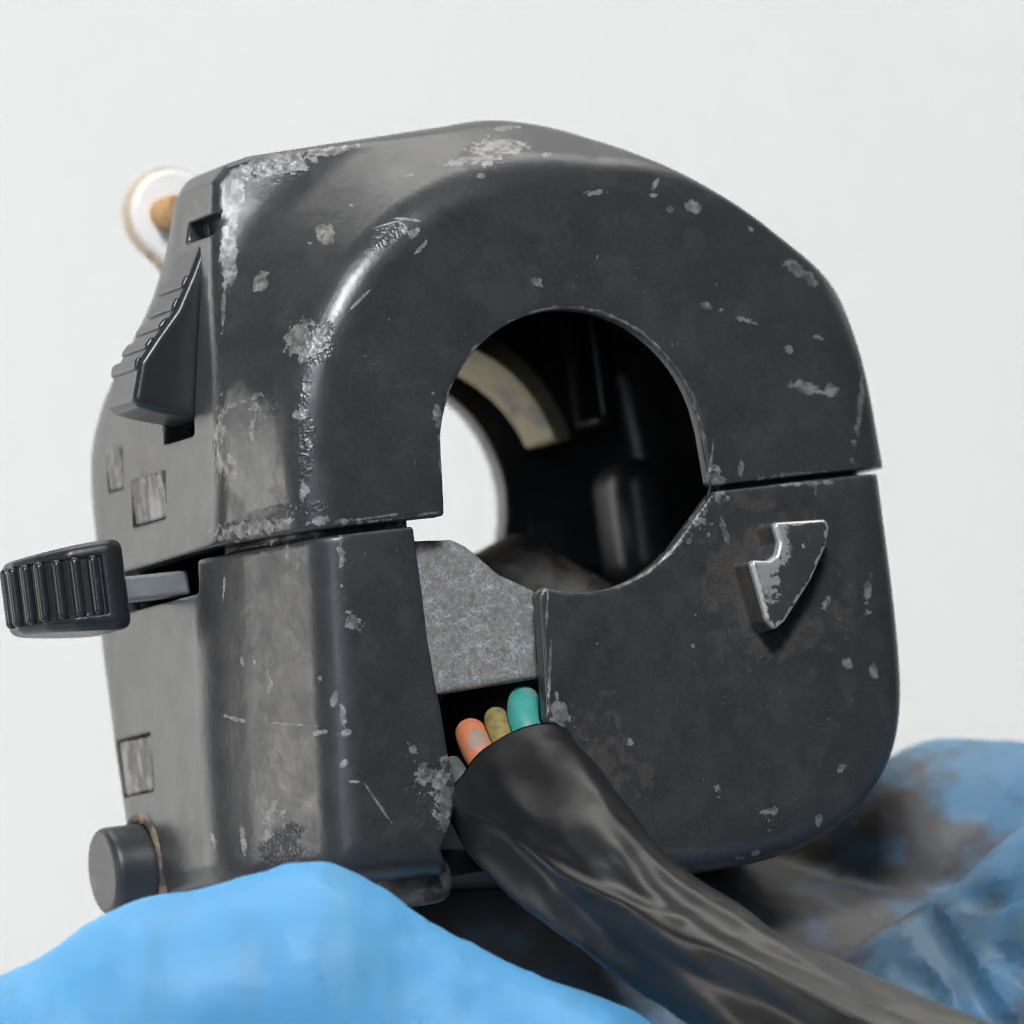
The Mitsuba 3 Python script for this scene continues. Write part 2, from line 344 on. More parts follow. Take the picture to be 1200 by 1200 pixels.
(8.91, 0, -14.4, 6.5, 0, -0.933, 0.96, 0, 9.47, 0, -0.667, 0, 0.4),
(8.31, 0, -16.9, 6.51, 0, -0.934, 0.731, 0, 7.11, 0, -0.667, 0, 0.4),
(8.76, 0, -28.8, 2.6, 0, -0.374, 0.389, 0, 3.56, 0, -0.667, 0, 1.1),
(1.76, 0, -24.1, 4.37, 0, -0.623, 0.51, 0, 4.76, 0, -0.667, 0, 1),
(10.1, 0.53, -6.4, 0.0153, -1.89, 0.015, 0.345, -0.164, 0.337, -0.422, 0, 0.431, 0.45),
(7.85, 0.08, -8.63, 2.14, -4.45, -2.83, 0.623, -0.155, 0.437, -0.366, -0.414, 0.373, 0.5),
(19.3, 0.11, -4.5, 0.323, -0.109, -0.0801, 0.479, 3.79, 2.89, -0.00335, -0.256, 0.335, 0.9),
(21.1, 0, -5.32, 9.87, 0, -1.43, 0.169, 0, 1.76, 0, -0.667, 0, 0.4),
(-26.1, 6.24, -4.66, 0.122, -0.241, 0.0196, 0.722, 0.00988, 10.3, -0.376, -0.189, 0.0267, 0.7),
(-17.4, 1.63, -4.04, 0.336, 0, -0.00861, -0.00582, 0, 9.05, 0, -0.422, 0, 0.7),
(-15.2, 1.63, -4.67, 0.957, 3.6e-05, 0.00144, -0.118, 0.0904, 3.61, 0, -0.666, 0.0167, 1),
(-28.6, 8.17, -7.71, 3.77, -6.86, -1.26, 0.167, -0.111, 1.02, -0.577, -0.328, 0.059, 0.6),
(-28.3, 5.07, -26.8, 0.789, -0.979, -0.135, 0.0965, -0.0386, 0.721, -0.515, -0.421, 0.0463, 1.25),
(-31.4, 10.4, -27.8, 0.798, -2.76, 0.479, 0.109, 0.043, 1.8, -0.641, -0.178, 0.0431, 0.8),
(-30, 7.38, -28.1, 2.01, -3.27, 0.261, 0.064, 0.0309, 1.03, -0.568, -0.346, 0.0456, 0.9),
(-21.3, 0.14, -6.45, 4.63, -1.18, -0.634, 0.0587, -0.00388, 0.48, -0.137, -0.545, 0.0124, 1.25),
(-21, 0.01, -12, 1.72, -0.123, -0.236, 0.156, -0.00184, 1.44, -0.0471, -0.665, 0.00425, 1.2),
(20.1, 0, -28.2, 1.8, 0, 1.28, -2.36, 0, 4.02, 0, -0.667, 0, 1.1)]
BLISTERS = [
(-27.3, 4.71, -3.32, 0.167, -0.205, 0.00363, 0.0112, -0.0137, 0.907, -0.273, -0.222, 0, 0.5),
(-28.1, 6.38, 3.9, 0.272, -0.743, -0.0498, 0.037, -0.0215, 0.237, -0.262, -0.0981, 0.0319, 0.5),
(-23.1, 0.44, 2.76, 1, -0.48, -0.139, 0.0215, -0.00162, 0.151, -0.0756, -0.16, 0.00906, 0.5),
(-20.9, 0.51, 10.6, 0.404, -0.25, -0.276, 0.203, -0.0259, 0.29, -0.172, -0.375, 0.0872, 0.5),
(-25.7, 3.58, 5.8, 0.302, -0.337, 0.109, 0.0492, 0.11, 0.619, -0.459, -0.377, 0.104, 0.5),
(-13.9, 0.58, 19, 0.41, -0.0451, 0.199, -0.306, 0.328, 0.503, -0.162, -0.491, 0.222, 0.5),
(-28, 4.45, -29.6, 0.259, -0.326, -0.0565, 0.0303, -0.0266, 0.322, -0.293, -0.234, 0.00824, 0.5),
(-2.95, 2.11, 25, 0.268, -0.0841, -0.0349, 0.0225, 0.342, 0.273, -0.0311, -0.208, 0.264, 0.5),
(-18.5, 9.18, 26.2, 0.274, -0.0774, 0.00082, 0.0256, 0.259, 0.664, -0.0858, -0.303, 0.122, 0.5),
(-25.2, 2.1, -2.4, 0.13, -0.165, 0.00285, 0.0159, -0.0202, 1.21, -0.221, -0.174, 0, 0.5),
(-16.7, 0, -26.3, 0.446, 0, -0.0623, 0.0316, 0, 0.289, 0, -0.337, 0, 0.5)]
WORN_SHEEN = [  # smooth wear on the left facet, its bright sheen painted into the colour
(-26.6, 4.13, 3.16, 0.217, -0.271, -0.0326, 0.0326, -0.0112, 0.198, -0.181, -0.147, 0.0215, 0.35),
(-26.4, 3.68, -1.42, 0.355, -0.442, -0.0841, 0.0646, -0.0805, 0.72, -0.52, -0.417, 0, 0.4)]
DUST = [
(12.8, 0, -12.7, 0.322, 0, 0.0467, -0.0233, 0, 0.167, 0, -0.199, 0, 1),
(16.7, 0, -8.44, 0.216, 0, 0.00201, -0.0164, 0, 0.548, 0, -0.281, 0, 1),
(17.5, 0, -16.6, 0.17, 0, 0.078, -0.13, 0, 0.33, 0, -0.241, 0, 1.1),
(-1.53, 0, -25.9, 0.219, 0, -0.0312, 0.0258, 0, 0.239, 0, -0.281, 0, 1.3),
(15.2, 0, -5.82, 0.26, 0, -0.0125, 0.0128, 0, 0.792, 0, -0.337, 0, 0.9)]
#CHIPS_END


def patches(items, u, v, w, noise, inner=0.92):
    m = mi.Float(0)
    for c in items:
        du, dv, dw = u - c[0], v - c[1], w - c[2]
        x, y, z = (du * c[k] + dv * c[k + 1] + dw * c[k + 2] for k in (3, 6, 9))
        d = dr.sqrt(x * x + y * y + z * z) + c[12] * noise
        m = dr.maximum(m, mikit.smoothstep(1.08, inner, d))
    return m


def paint_mask(p):
    u, v, w = local(p)
    n1 = mikit.fbm(u * 1.9 + 40, w * 1.9 + 40, v * 1.9 + 40, 4) - 0.46
    n2 = mikit.noise(u * 8 + 90, w * 8 + 90, v * 8 + 90) - 0.5
    m = patches(CHIPS, u, v, w, n1 * 3.4 + n2 * 0.8)
    # thin worn line round the bore
    r = dr.sqrt(u * u + w * w)
    rim = mikit.smoothstep(0.26, 0.12, dr.abs(r - 11.62) + 0.5 * (mikit.fbm(u * 1.2 + 9, w * 1.2 + 9, 3, 2) - 0.42)) * dr.select(v < 0.4, 1.0, 0.0)
    sp = mikit.noise(u * 4.3 + 200, w * 4.3 + 200, v * 4.3 + 200)
    sp2 = mikit.noise(u * 0.5 + 300, w * 0.5 + 300, v * 0.5 + 300)
    specks = 0.5 * mikit.smoothstep(0.975, 1.0, sp + 0.10 * (sp2 - 0.5))
    rim = rim * (0.25 + 0.75 * mikit.smoothstep(0.30, 0.5, mikit.noise(u * 0.5 + 4, w * 0.5 + 8, 1)))
    return dr.clip(m * (0.85 + 0.3 * n2) + 0.8 * rim + specks, 0, 1)


def paint_color(p, n, uv):
    u, v, w = local(p)
    g = mikit.fbm(u * 0.25 + 7, w * 0.25 + 7, v * 0.25 + 7, 3)
    f = mikit.noise(u * 5 + 7, w * 5 + 7, v * 5 + 7)
    dust = mikit.smoothstep(0.5, 0.8, mikit.fbm(u * 0.6 + 70, w * 0.6 + 30, v * 0.6, 4))
    base = mikit.mix((0.0265, 0.0275, 0.029), (0.039, 0.040, 0.0415), g) * (0.9 + 0.2 * f)
    base = mikit.mix(base, (0.060, 0.055, 0.050), 0.35 * dust)
    worn_sheen = patches(WORN_SHEEN, u, v, w, mikit.fbm(u * 0.7 + 23, w * 0.7 + 3, v * 0.7, 4) * 2.0 - 1.0, 0.8)
    base = mikit.mix(base, (0.135, 0.132, 0.127), worn_sheen * (0.45 + 0.5 * mikit.fbm(u * 2.5, w * 0.9, v * 2.5, 3)))  # paler colour carries the sheen of the rubbed facet
    caked = patches(DUST, u, v, w, mikit.fbm(u * 1.3 + 13, w * 1.3 + 43, v * 1.3, 5) * 2.6 - 1.2, 0.3)
    return mikit.mix(base, (0.105, 0.088, 0.072), 0.36 * caked * (0.35 + 1.1 * mikit.noise(u * 7 + 3, w * 7 + 3, v * 7)))


def paint_rough(p, n, uv):
    u, v, w = local(p)
    return 0.215 + 0.16 * mikit.fbm(u * 0.5 + 17, w * 0.5 + 17, v * 0.5 + 17, 3) + 0.06 * mikit.noise(u * 6, w * 6, v * 6)


def metal_color(p, n, uv):
    u, v, w = local(p)
    g = mikit.fbm(u * 2.2 + 7, w * 2.2 + 7, v * 2.2 + 7, 4)
    return mikit.mix((0.12, 0.118, 0.115), (0.33, 0.325, 0.315), mikit.smoothstep(0.25, 0.75, g))


def paint_relief(p, n, uv):
    u, v, w = local(p)
    g = mikit.fbm(u * 2.2 + 7, w * 2.2 + 7, v * 2.2 + 7, 3)
    fine = mikit.noise(u * 9 + 7, w * 9 + 7, v * 9 + 7)
    zone = mikit.smoothstep(0.0, 1.0, patches(BLISTERS, u, v, w, mikit.fbm(u * 0.9 + 3, w * 0.9 + 3, v * 0.9 + 3, 3) * 2.2 - 0.9, 0.55))
    worm = 1 - dr.abs(2 * mikit.noise(u * 3.4 + 77, w * 3.4 + 77, v * 3.4 + 77) - 1)
    return (g * 0.7 + fine * 0.10 + zone * (2.2 * (worm * worm - 0.35) + 1.2 * (fine - 0.5))) * 0.00002


scene['paint'] = {'type': 'bumpmap', 'arbitrary': mikit.proc(paint_relief, 6e-5), 'scale': 1.0,
                  'bsdf': {'type': 'blendbsdf', 'weight': mikit.proc(lambda p, n, uv: paint_mask(p)),
                           'bsdf_0': {'type': 'principled', 'base_color': mikit.proc(paint_color), 'roughness': mikit.proc(paint_rough), 'specular': 0.5},
                           'bsdf_1': {'type': 'principled', 'base_color': mikit.proc(metal_color), 'roughness': 0.5, 'metallic': 0.55, 'specular': 0.5}}}


def zinc_color(p, n, uv):
    u, v, w = local(p)
    a = mikit.fbm(u * 4 + 5, w * 4 + 5, v * 4, 4)
    b = mikit.fbm(u * 1.5 + 55, w * 1.5 + 25, v, 5)
    c = mikit.mix((0.13, 0.127, 0.118), (0.33, 0.318, 0.29), a)
    return mikit.mix(c, (0.50, 0.56, 0.66), 0.62 * mikit.smoothstep(0.50, 0.72, b * 0.5 + 0.5 * mikit.fbm(u * 7, w * 7, v * 7, 2)))


scene['zinc'] = {'type': 'bumpmap', 'arbitrary': mikit.proc(lambda p, n, uv: 0.00006 * mikit.fbm(*[x * 4 + 9 for x in local(p)], 3), 6e-5), 'scale': 1.0,
                 'bsdf': {'type': 'principled', 'base_color': mikit.proc(zinc_color), 'roughness': 0.55, 'metallic': 0.25}}


def simple(key, color, rough, metallic=0.0, spec=0.5, vary=0.15, scale=900.0, bump=0.0, bscale=2500.0, dark=None, dscale=250.0, cover=0.5):
    def col(p, n, uv):
        g = mikit.fbm(p.x * scale + 31, p.y * scale + 31, p.z * scale + 31, 3)
        c = mi.Color3f(*color) * (1 - vary + 2 * vary * g)
        if dark is not None:
            k = mikit.smoothstep(cover, cover + 0.18, mikit.fbm(p.x * dscale + 11, p.y * dscale + 61, p.z * dscale + 31, 4))
            c = mikit.mix(c, dark, k)
        return c
    b = {'type': 'principled', 'base_color': mikit.proc(col), 'roughness': rough, 'metallic': metallic, 'specular': spec}
    if bump:
        b = {'type': 'bumpmap', 'arbitrary': mikit.proc(lambda p, n, uv: bump * mikit.fbm(p.x * bscale + 7, p.y * bscale + 7, p.z * bscale + 7, 3), 8e-5), 'scale': 1.0, 'bsdf': b}
    scene[key] = b


simple('black_plastic', (0.020, 0.021, 0.023), 0.30, bump=0.00001)
simple('knob_plastic', (0.016, 0.018, 0.020), 0.34, bump=0.00002, dark=(0.07, 0.07, 0.07), dscale=600, cover=0.62)
simple('button_plastic', (0.024, 0.025, 0.027), 0.42, bump=0.00001, dark=(0.10, 0.075, 0.05), dscale=260, cover=0.66)
simple('sheath_vinyl', (0.010, 0.010, 0.0105), 0.37, spec=0.40, bump=0.00001, bscale=1800, dark=(0.019, 0.018, 0.0175), dscale=160, cover=0.52)
simple('steel', (0.33, 0.34, 0.36), 0.42, metallic=0.7, bump=0.00002)
def print_color(p, n, uv):
    u, v, w = local(p)
    streak = mikit.fbm(v * 1.6 + 40, w * 0.35 + 10, 3, 4)
    grain = mikit.fbm(v * 3 + 4, w * 3 + 1, 3, 3)
    return mikit.mix((0.055, 0.054, 0.052), (0.26, 0.25, 0.235), mikit.smoothstep(0.40, 0.66, 0.7 * streak + 0.3 * grain))


scene['window_print'] = {'type': 'principled', 'base_color': mikit.proc(print_color), 'roughness': 0.5}
simple('brown_dirt', (0.20, 0.145, 0.10), 0.8, vary=0.4, dark=(0.05, 0.045, 0.04), dscale=500, cover=0.45, bump=0.00006)
simple('teal_vinyl', (0.05, 0.33, 0.28), 0.5, vary=0.15, dark=(0.17, 0.30, 0.27), dscale=700, cover=0.52)
simple('orange_vinyl', (0.60, 0.20, 0.09), 0.55, vary=0.15, dark=(0.34, 0.26, 0.21), dscale=700, cover=0.48)
simple('olive_vinyl', (0.30, 0.22, 0.07), 0.55, vary=0.2, dark=(0.16, 0.14, 0.10), dscale=900, cover=0.5)
simple('grey_vinyl', (0.10, 0.10, 0.095), 0.55, vary=0.2)
simple('board_tan', (0.42, 0.36, 0.20), 0.6, vary=0.2, dark=(0.22, 0.20, 0.16), dscale=300, cover=0.5)
simple('dark_steel', (0.035, 0.035, 0.035), 0.4)
simple('white_plastic', (0.78, 0.77, 0.74), 0.4, vary=0.04)
simple('tab_edge', (0.50, 0.40, 0.28), 0.5, vary=0.2, dark=(0.12, 0.10, 0.08), dscale=300, cover=0.5)
simple('brass', (0.50, 0.30, 0.13), 0.6, metallic=0.3, vary=0.2, dark=(0.45, 0.20, 0.10), dscale=500, cover=0.5)
simple('rusty_black', (0.075, 0.066, 0.06), 0.6, bump=0.00008, dark=(0.03, 0.028, 0.026), dscale=900, cover=0.45)
simple('rubber', (0.025, 0.023, 0.021), 0.6, bump=0.00008, dark=(0.07, 0.06, 0.05), dscale=700, cover=0.5)
#EXTRA_MATERIALS


def glove_color(p, n, uv):
    x, y, z = p.x * 1000, p.y * 1000, p.z * 1000
    g = mikit.fbm(x * 0.09 + 20, y * 0.09 + 20, z * 0.09 + 20, 3)
    blue = mikit.mix((0.080, 0.295, 0.54), (0.105, 0.345, 0.60), g)
    streak = mikit.fbm(x * 0.5 + 5, y * 0.1, z * 0.06 + 9, 3)
    blue = mikit.mix(blue, (0.10, 0.25, 0.38), 0.32 * mikit.smoothstep(0.50, 0.75, streak))
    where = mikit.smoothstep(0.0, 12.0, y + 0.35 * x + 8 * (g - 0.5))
    # a thin film of grey grease, then thicker brown black smears, where the hand has handled the old part, plus painted palm shade
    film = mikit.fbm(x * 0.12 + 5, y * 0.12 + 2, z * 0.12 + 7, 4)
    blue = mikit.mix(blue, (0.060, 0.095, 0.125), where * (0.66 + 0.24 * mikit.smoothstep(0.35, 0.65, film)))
    grime_shade = mikit.fbm(x * 0.28 + 50, y * 0.20 + 20, z * 0.28 + 70, 5)
    spot = dr.sqrt(dr.square((x - 8) / 31) + dr.square((y - 24) / 22) + dr.square((z + 34) / 14))  # shade under the housing, painted near-black onto the palm
    grime_shade = grime_shade + 0.40 * mikit.smoothstep(1.25, 0.75, spot + 1.2 * (film - 0.5))
    return mikit.mix(blue, (0.060, 0.054, 0.050), where * mikit.mix(0.60, 0.97, mikit.smoothstep(0.7, 0.9, grime_shade)) * mikit.smoothstep(0.52, 0.74, grime_shade))


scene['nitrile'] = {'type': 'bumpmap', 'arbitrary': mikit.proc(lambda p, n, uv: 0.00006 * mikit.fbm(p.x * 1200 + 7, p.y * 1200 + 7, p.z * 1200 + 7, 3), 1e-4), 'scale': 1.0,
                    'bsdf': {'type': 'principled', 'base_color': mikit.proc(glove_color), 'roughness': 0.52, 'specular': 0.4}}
scene['paper'] = {'type': 'twosided', 'bsdf': {'type': 'diffuse', 'reflectance': mikit.proc(lambda p, n, uv: mi.Color3f(0.80, 0.80, 0.79) * (0.97 + 0.05 * mikit.fbm(p.x * 9 + 5, p.y * 9 + 5, p.z * 9 + 5, 4)))}}

# ------------------------------------------------------------------ the housing
def smooth_line(points, n=60):
    return [tuple(x) for x in spline([(*p, 0.0) for p in points], n)[:, :2]]


UPPER = rounded([(-29.2, -4.2), (-28.0, 6.9), (-26.7, 13.7), (-25.3, 20.5), (-24.1, 25.6), (-22.6, 27.0), (-20.6, 27.5), (-13.5, 27.8),
                 *smooth_line([(-4.0, 28.2), (1.4, 28.0), (5.2, 26.8), (9.2, 24.8), (14.4, 21.5), (18.9, 18.2), (23.3, 14.5), (26.0, 12.35), (27.0, 11.1), (27.5, 9.6), (27.85, 7.4), (28.3, 1.8), (29.0, -4.0)], 90), (29.1, -12), (-29.8, -12)], 0.9)
LOWER = rounded([(-29.1, 4.0), (-29.5, -4.8), (-29.9, -8.3), (-31.1, -18.6), (-31.8, -29.6), (-31.2, -31.8), (-28, -32.6), (-14.4, -32.9),
                 *smooth_line([(4.0, -34.9), (9.6, -35.2), (14.5, -34.8), (19.0, -33.5), (22.8, -31.2), (25.6, -28.0), (27.1, -24.0), (27.7, -18.9), (27.9, -7.5), (28.1, 4.0)])], 1.5)
up_d, lo_d = Table(UPPER), Table(LOWER)

D_ = np.linspace(0, 60, 3001)
ang = np.zeros_like(D_)
ang = np.where(D_ < 21.3, 0, np.where(D_ < 24.9, np.degrees(np.arcsin(np.clip((D_ - 21.3) / 4.57, 0, 1))), np.interp(D_, [24.9, 29.0, 31.5, 36, 60], [52, 50, 28, 14, 6])))
TANS = np.tan(np.radians(ang))
F_ = np.r_[0, np.cumsum((TANS[1:] + TANS[:-1]) / 2 * np.diff(D_))]
BW, BV = np.array([-40, -24.3, -18.9, -13.1, -7.3, -2.2, 3.6, 8.4, 12.2, 16.6, 20.7, 25.2, 30]), np.array([31, 33.1, 34.0, 35.0, 35.8, 35.5, 36.0, 34.5, 29.6, 21.1, 16.2, 14.1, 13])
from scipy.interpolate import PchipInterpolator
_bw = np.linspace(-40, 32, 400)
_bv = np.convolve(np.pad(PchipInterpolator(BW, BV)(_bw), 15, mode='edge'), np.ones(31) / 31, 'valid')


def front(d, v):
    return (np.interp(d, D_, F_) - v) / np.sqrt(1 + np.interp(d, D_, TANS) ** 2)


def back(u, v, w):
    """The back of the body: deeper to the right of the left wall."""
    bl = np.interp(w, _bw, _bv) + 1.5
    return np.maximum((v - bl - 1.25 * (u + 30)) / 1.6, v - 44)


def upper_body(p, t):
    u, v, w = p[:, 0], p[:, 1], p[:, 2]
    d = np.where(w > 0, np.hypot(u, w), np.abs(u))
    d = d - 3.4 * np.clip((u / np.maximum(d, 1) - 0.25) / 0.6, 0, 1)
    o = up_d(u, w) + t
    s = smax(o, front(d, v) + (1.7 / 2.3) * t, 0.9 if t == 0 else 2)
    return smax(s, back(u, v, w) + t, 4.0)


def lower_body(p, t):
    u, v, w = p[:, 0], p[:, 1], p[:, 2]
    d = -u + 21.3 - (20.0 + (-4.4 - w) * 0.09)
    o = lo_d(u, w) + t
    s = smax(o, front(np.maximum(d, 0), v) + (1.7 / 2.3) * t, 3.2)
    return smax(s, back(u, v, w) + t, 4.0)


BORE_UP = rounded([*[(11.6 * math.cos(a), 11.6 * math.sin(a)) for a in np.linspace(0, math.pi, 60)], (-12.1, -5.5), (11.9, -5.5)], 0.05, 0.05)
up_bore = Table(BORE_UP)
BORE_LO = unary_union([Point(0, 0).buffer(11.55, quad_segs=40), Polygon([(7.4, -9.0), (12.2, -4.3), (12.2, 2), (0, 2)])])
CUT_LO = rounded([(-14.8, 6), (-14.8, -14), (-14.3, -23.5), (-14.0, -26), (-14.6, -28.2), (-16, -31), (-15, -33), (-3, -33), (-1.5, -30), (-3.2, -24), (-5.3, -21.5), (-4.6, -11.2), (-4.0, -10.9), (-4, 6)], 0.6, 0.5)
lo_bore = Table(unary_union([BORE_LO, CUT_LO]))


def back_bore(u, v, w):
    return np.maximum(np.hypot(u, w) - 11.4, 34 - v)


def window(p, u0, v0, v1, w0, w1, depth):
    return box_d(p, [u0, (v0 + v1) / 2, (w0 + w1) / 2], [depth, (v1 - v0) / 2, (w1 - w0) / 2], 0.3)


def f_upper(p):
    u, v, w = p[:, 0], p[:, 1], p[:, 2]
    s = smax(upper_body(p, 0), -upper_body(p, 2.3), 0.3)
    s = smax(s, -np.maximum(up_bore(u, w), v - 6), 0.25)
    s = smax(s, -back_bore(u, v, w), 0.3)
    for c in (window(p, -25, 9.8, 15.6, 21.2, 22.9, 1.9), window(p, -29.5, 11.6, 18.6, 5.2, 20.8, 3.6),
              window(p, -29.2, 18.6, 26.4, -0.8, 3.2, 0.95), window(p, -29.0, 28.6, 32.2, 2.7, 6.3, 1.0)):
        s = smax(s, -c, 0.25)
    return smax(s, -(w + 4.2 - 0.006 * (u + 15)), 0.3)


def f_lower(p):
    u, v, w = p[:, 0], p[:, 1], p[:, 2]
    s = smax(lower_body(p, 0), -lower_body(p, 2.3), 0.3)
    s = smax(s, -np.maximum(lo_bore(u, w), v - 7), 0.25)
    s = smax(s, -back_bore(u, v, w), 0.3)
    s = smax(s, -window(p, -30.5, 11.2, 31, -7.7, -2, 5), 0.25)
    s = smax(s, -window(p, -31.2, 22.8, 32.0, -22.8, -18.0, 1.05), 0.25)
    s = smax(s, w + 4.68 - 0.010 * (u + 5), 0.35)
    lip = np.maximum(np.maximum(upper_body(p, 2.2), -upper_body(p, 3.2)), np.abs(w + 5.0) - 2.4)
    lip = np.maximum(lip, np.maximum(13.2 - np.hypot(u, w), -np.maximum(np.abs(u + 9.4) - 5.3, np.maximum(v - 8, -v))))
    lip = np.maximum(lip, -window(p, -30.5, 11.2, 31, -8.5, -2, 9))
    return np.minimum(s, lip)


#END_SDF
H = 0.33
put('switch_housing__upper_shell', (lambda v, f: (wobble(v, f, 0.10, 5.0, 1), f))(*contour(f_upper, [-33, -1.5, -6], [33, 46, 30], H)), 'paint', LOCAL)
put('switch_housing__lower_shell', (lambda v, f: (wobble(v, f, 0.10, 5.0, 2), f))(*contour(f_lower, [-35, -1.5, -38], [33, 46, -1.5], H)), 'paint', LOCAL)
labels['switch_housing'] = {'label': 'worn black metal handlebar switch housing with a round bore, held in a blue glove', 'category': 'handlebar switch'}

# hook-shaped lug on the lower front
HOOK = rounded([(15.5, -7.75), (20.3, -7.95), (20.5, -8.6), (20.0, -10.1), (18.2, -12.8), (15.4, -15.9), (14.4, -16.5), (13.8, -15.6), (13.4, -13.0), (13.0, -10.6), (14.6, -10.8), (15.4, -10.4), (15.8, -9.4)], 0.35, 0.3)
hook_d = Table(HOOK, 0.05)


def f_hook(p):
    o = hook_d(p[:, 0], p[:, 2])
    return smax(o - 0.06 * (p[:, 1] + 3), np.maximum(-3.1 - p[:, 1], p[:, 1] - 0.8), 0.4)


v, f = contour(f_hook, [12, -4, -18], [22, 1.2, -6], 0.12)
HOOK_EDGE = [(15.5, -7.75), (20.3, -7.95), (20.5, -8.6), (20.0, -10.1), (18.2, -12.8), (15.4, -15.9), (14.4, -16.5), (13.8, -15.6), (13.4, -13.0), (13.0, -10.6), (14.6, -10.8), (15.4, -10.4), (15.8, -9.4)]


def hook_wear(p, n, uv):
    """Bare metal along the rim of the lug and beside its notch."""
    u, v, w = local(p)
    d = mi.Float(9)
    for (ax, ay), (bx, by) in zip(HOOK_EDGE, HOOK_EDGE[1:] + HOOK_EDGE[:1]):
        ex, ey = bx - ax, by - ay
        t = dr.clip(((u - ax) * ex + (w - ay) * ey) / (ex * ex + ey * ey), 0, 1)
        d = dr.minimum(d, dr.sqrt(dr.square(u - ax - t * ex) + dr.square(w - ay - t * ey)))
    g = mikit.fbm(u * 3 + 9, w * 3 + 9, 1, 4)
    m = mikit.smoothstep(0.06, -0.06, d - 0.75 * g + 0.12)
    for (cx, cy, a, b) in ((14.3, -11.6, 1.0, 2.2), (16.0, -9.2, 0.75, 1.7), (14.9, -11.0, 1.1, 0.7), (17.9, -9.9, 0.2, 0.4)):
        q = dr.sqrt(dr.square((u - cx) / a) + dr.square((w - cy) / b))
        m = dr.maximum(m, mikit.smoothstep(1.15, 0.75, q + 1.7 * (g - 0.45)))
    return m * dr.select(v < -2.5, 1.0, 0.0)


scene['hook_paint'] = {'type': 'blendbsdf', 'weight': mikit.proc(hook_wear),
                       'bsdf_0': {'type': 'principled', 'base_color': mikit.proc(paint_color), 'roughness': 0.42},
                       'bsdf_1': {'type': 'principled', 'base_color': rgb(0.62, 0.61, 0.59), 'roughness': 0.36, 'metallic': 0.7}}
put('switch_housing__hook_lug', (v, f), 'hook_paint', LOCAL)

# raw zinc bracket in the cut-out of the lower front
BRACKET = rounded([(-16.5, -5.6), (-10.0, -5.9), (-8.8, -6.6), (-6.2, -9.2), (-3.4, -10.7), (-2.75, -11.6), (-3.3, -17.9), (-16.5, -18.5)], 0.5, 0.4)
br_d = Table(BRACKET)
v, f = contour(lambda p: smax(br_d(p[:, 0], p[:, 2]), np.abs(p[:, 1] - 5.2) - 1.4, 0.6), [-17.5, 3, -20], [-2, 7.5, -4], 0.2)
put('switch_housing__zinc_bracket', (wobble(v, f, 0.12, 1.5, 3), f), 'zinc', LOCAL)

# thumb slider on the left wall and its ribs
SLIDER = rounded([(-25.1, 21.0), (-26.6, 18.3), (-28.2, 15.7), (-30.2, 13.6), (-31.9, 11.7), (-32.9, 8.6), (-32.5, 8.0), (-30.9, 7.4), (-27.6, 6.5), (-25, 6.5), (-23.8, 20)], 0.3, 2.0)
sl_d = Table(SLIDER)
put('switch_housing__slider', contour(lambda p: smax(sl_d(p[:, 0], p[:, 2]), np.abs(p[:, 1] - 15.0) - 3.2, 0.7), [-34.5, 11, 5], [-23, 19.5, 22], 0.17), 'black_plastic', LOCAL)
for k, (uu, ww, ang_) in enumerate([(-26.9, 17.8, 60), (-27.95, 16.0, 55), (-29.2, 14.5, 46), (-30.7, 13.1, 44), (-31.95, 11.55, 55)]):
    tx, tz = -math.cos(math.radians(ang_)), -math.sin(math.radians(ang_))
    put('switch_housing__slider__rib' + (f'_{k:03d}' if k else ''), contour(lambda p: smax(sl_d(p[:, 0], p[:, 2]) - 0.27, smax(np.abs((p[:, 0] - uu) * tx + (p[:, 2] - ww) * tz) - 0.6, smax(np.abs(p[:, 1] - 15.1) - 2.95, -sl_d(p[:, 0], p[:, 2]) - 0.9, 0.2), 0.3), 0.3),
                                                                                   [uu - 1.4, 12, ww - 1.4], [uu + 1.4, 18.6, ww + 1.4], 0.12), 'black_plastic', LOCAL)

# turn lever: steel arm, ribbed knob
put('switch_housing__lever_arm', contour(lambda p: box_d(p, [-32.6, 18.4, -6.35], [4.4, 1.6, 1.0], 0.25), [-38, 16, -8], [-27.5, 21, -5], 0.2), 'steel', LOCAL)
KNOB = rounded([(-43.6, 20.0), (-43.6, 16.5), (-42.2, 13.8), (-40.0, 12.2), (-35.1, 11.4), (-35.1, 20.0)], 1.6, 1.0)
kn_d = Table(KNOB)


def f_knob(p):
    o = kn_d(p[:, 0], p[:, 1])
    s = smax(o, np.abs(p[:, 2] + 6.15) - 3.7 + 0.010 * np.maximum(-p[:, 0] - 35, 0) ** 2, 1.0)
    pad = np.maximum(np.maximum(np.abs(p[:, 2] + 6.1) - 2.35, np.abs(o) - 0.28), p[:, 0] + 37.4)
    return smax(s, -pad, 0.2)


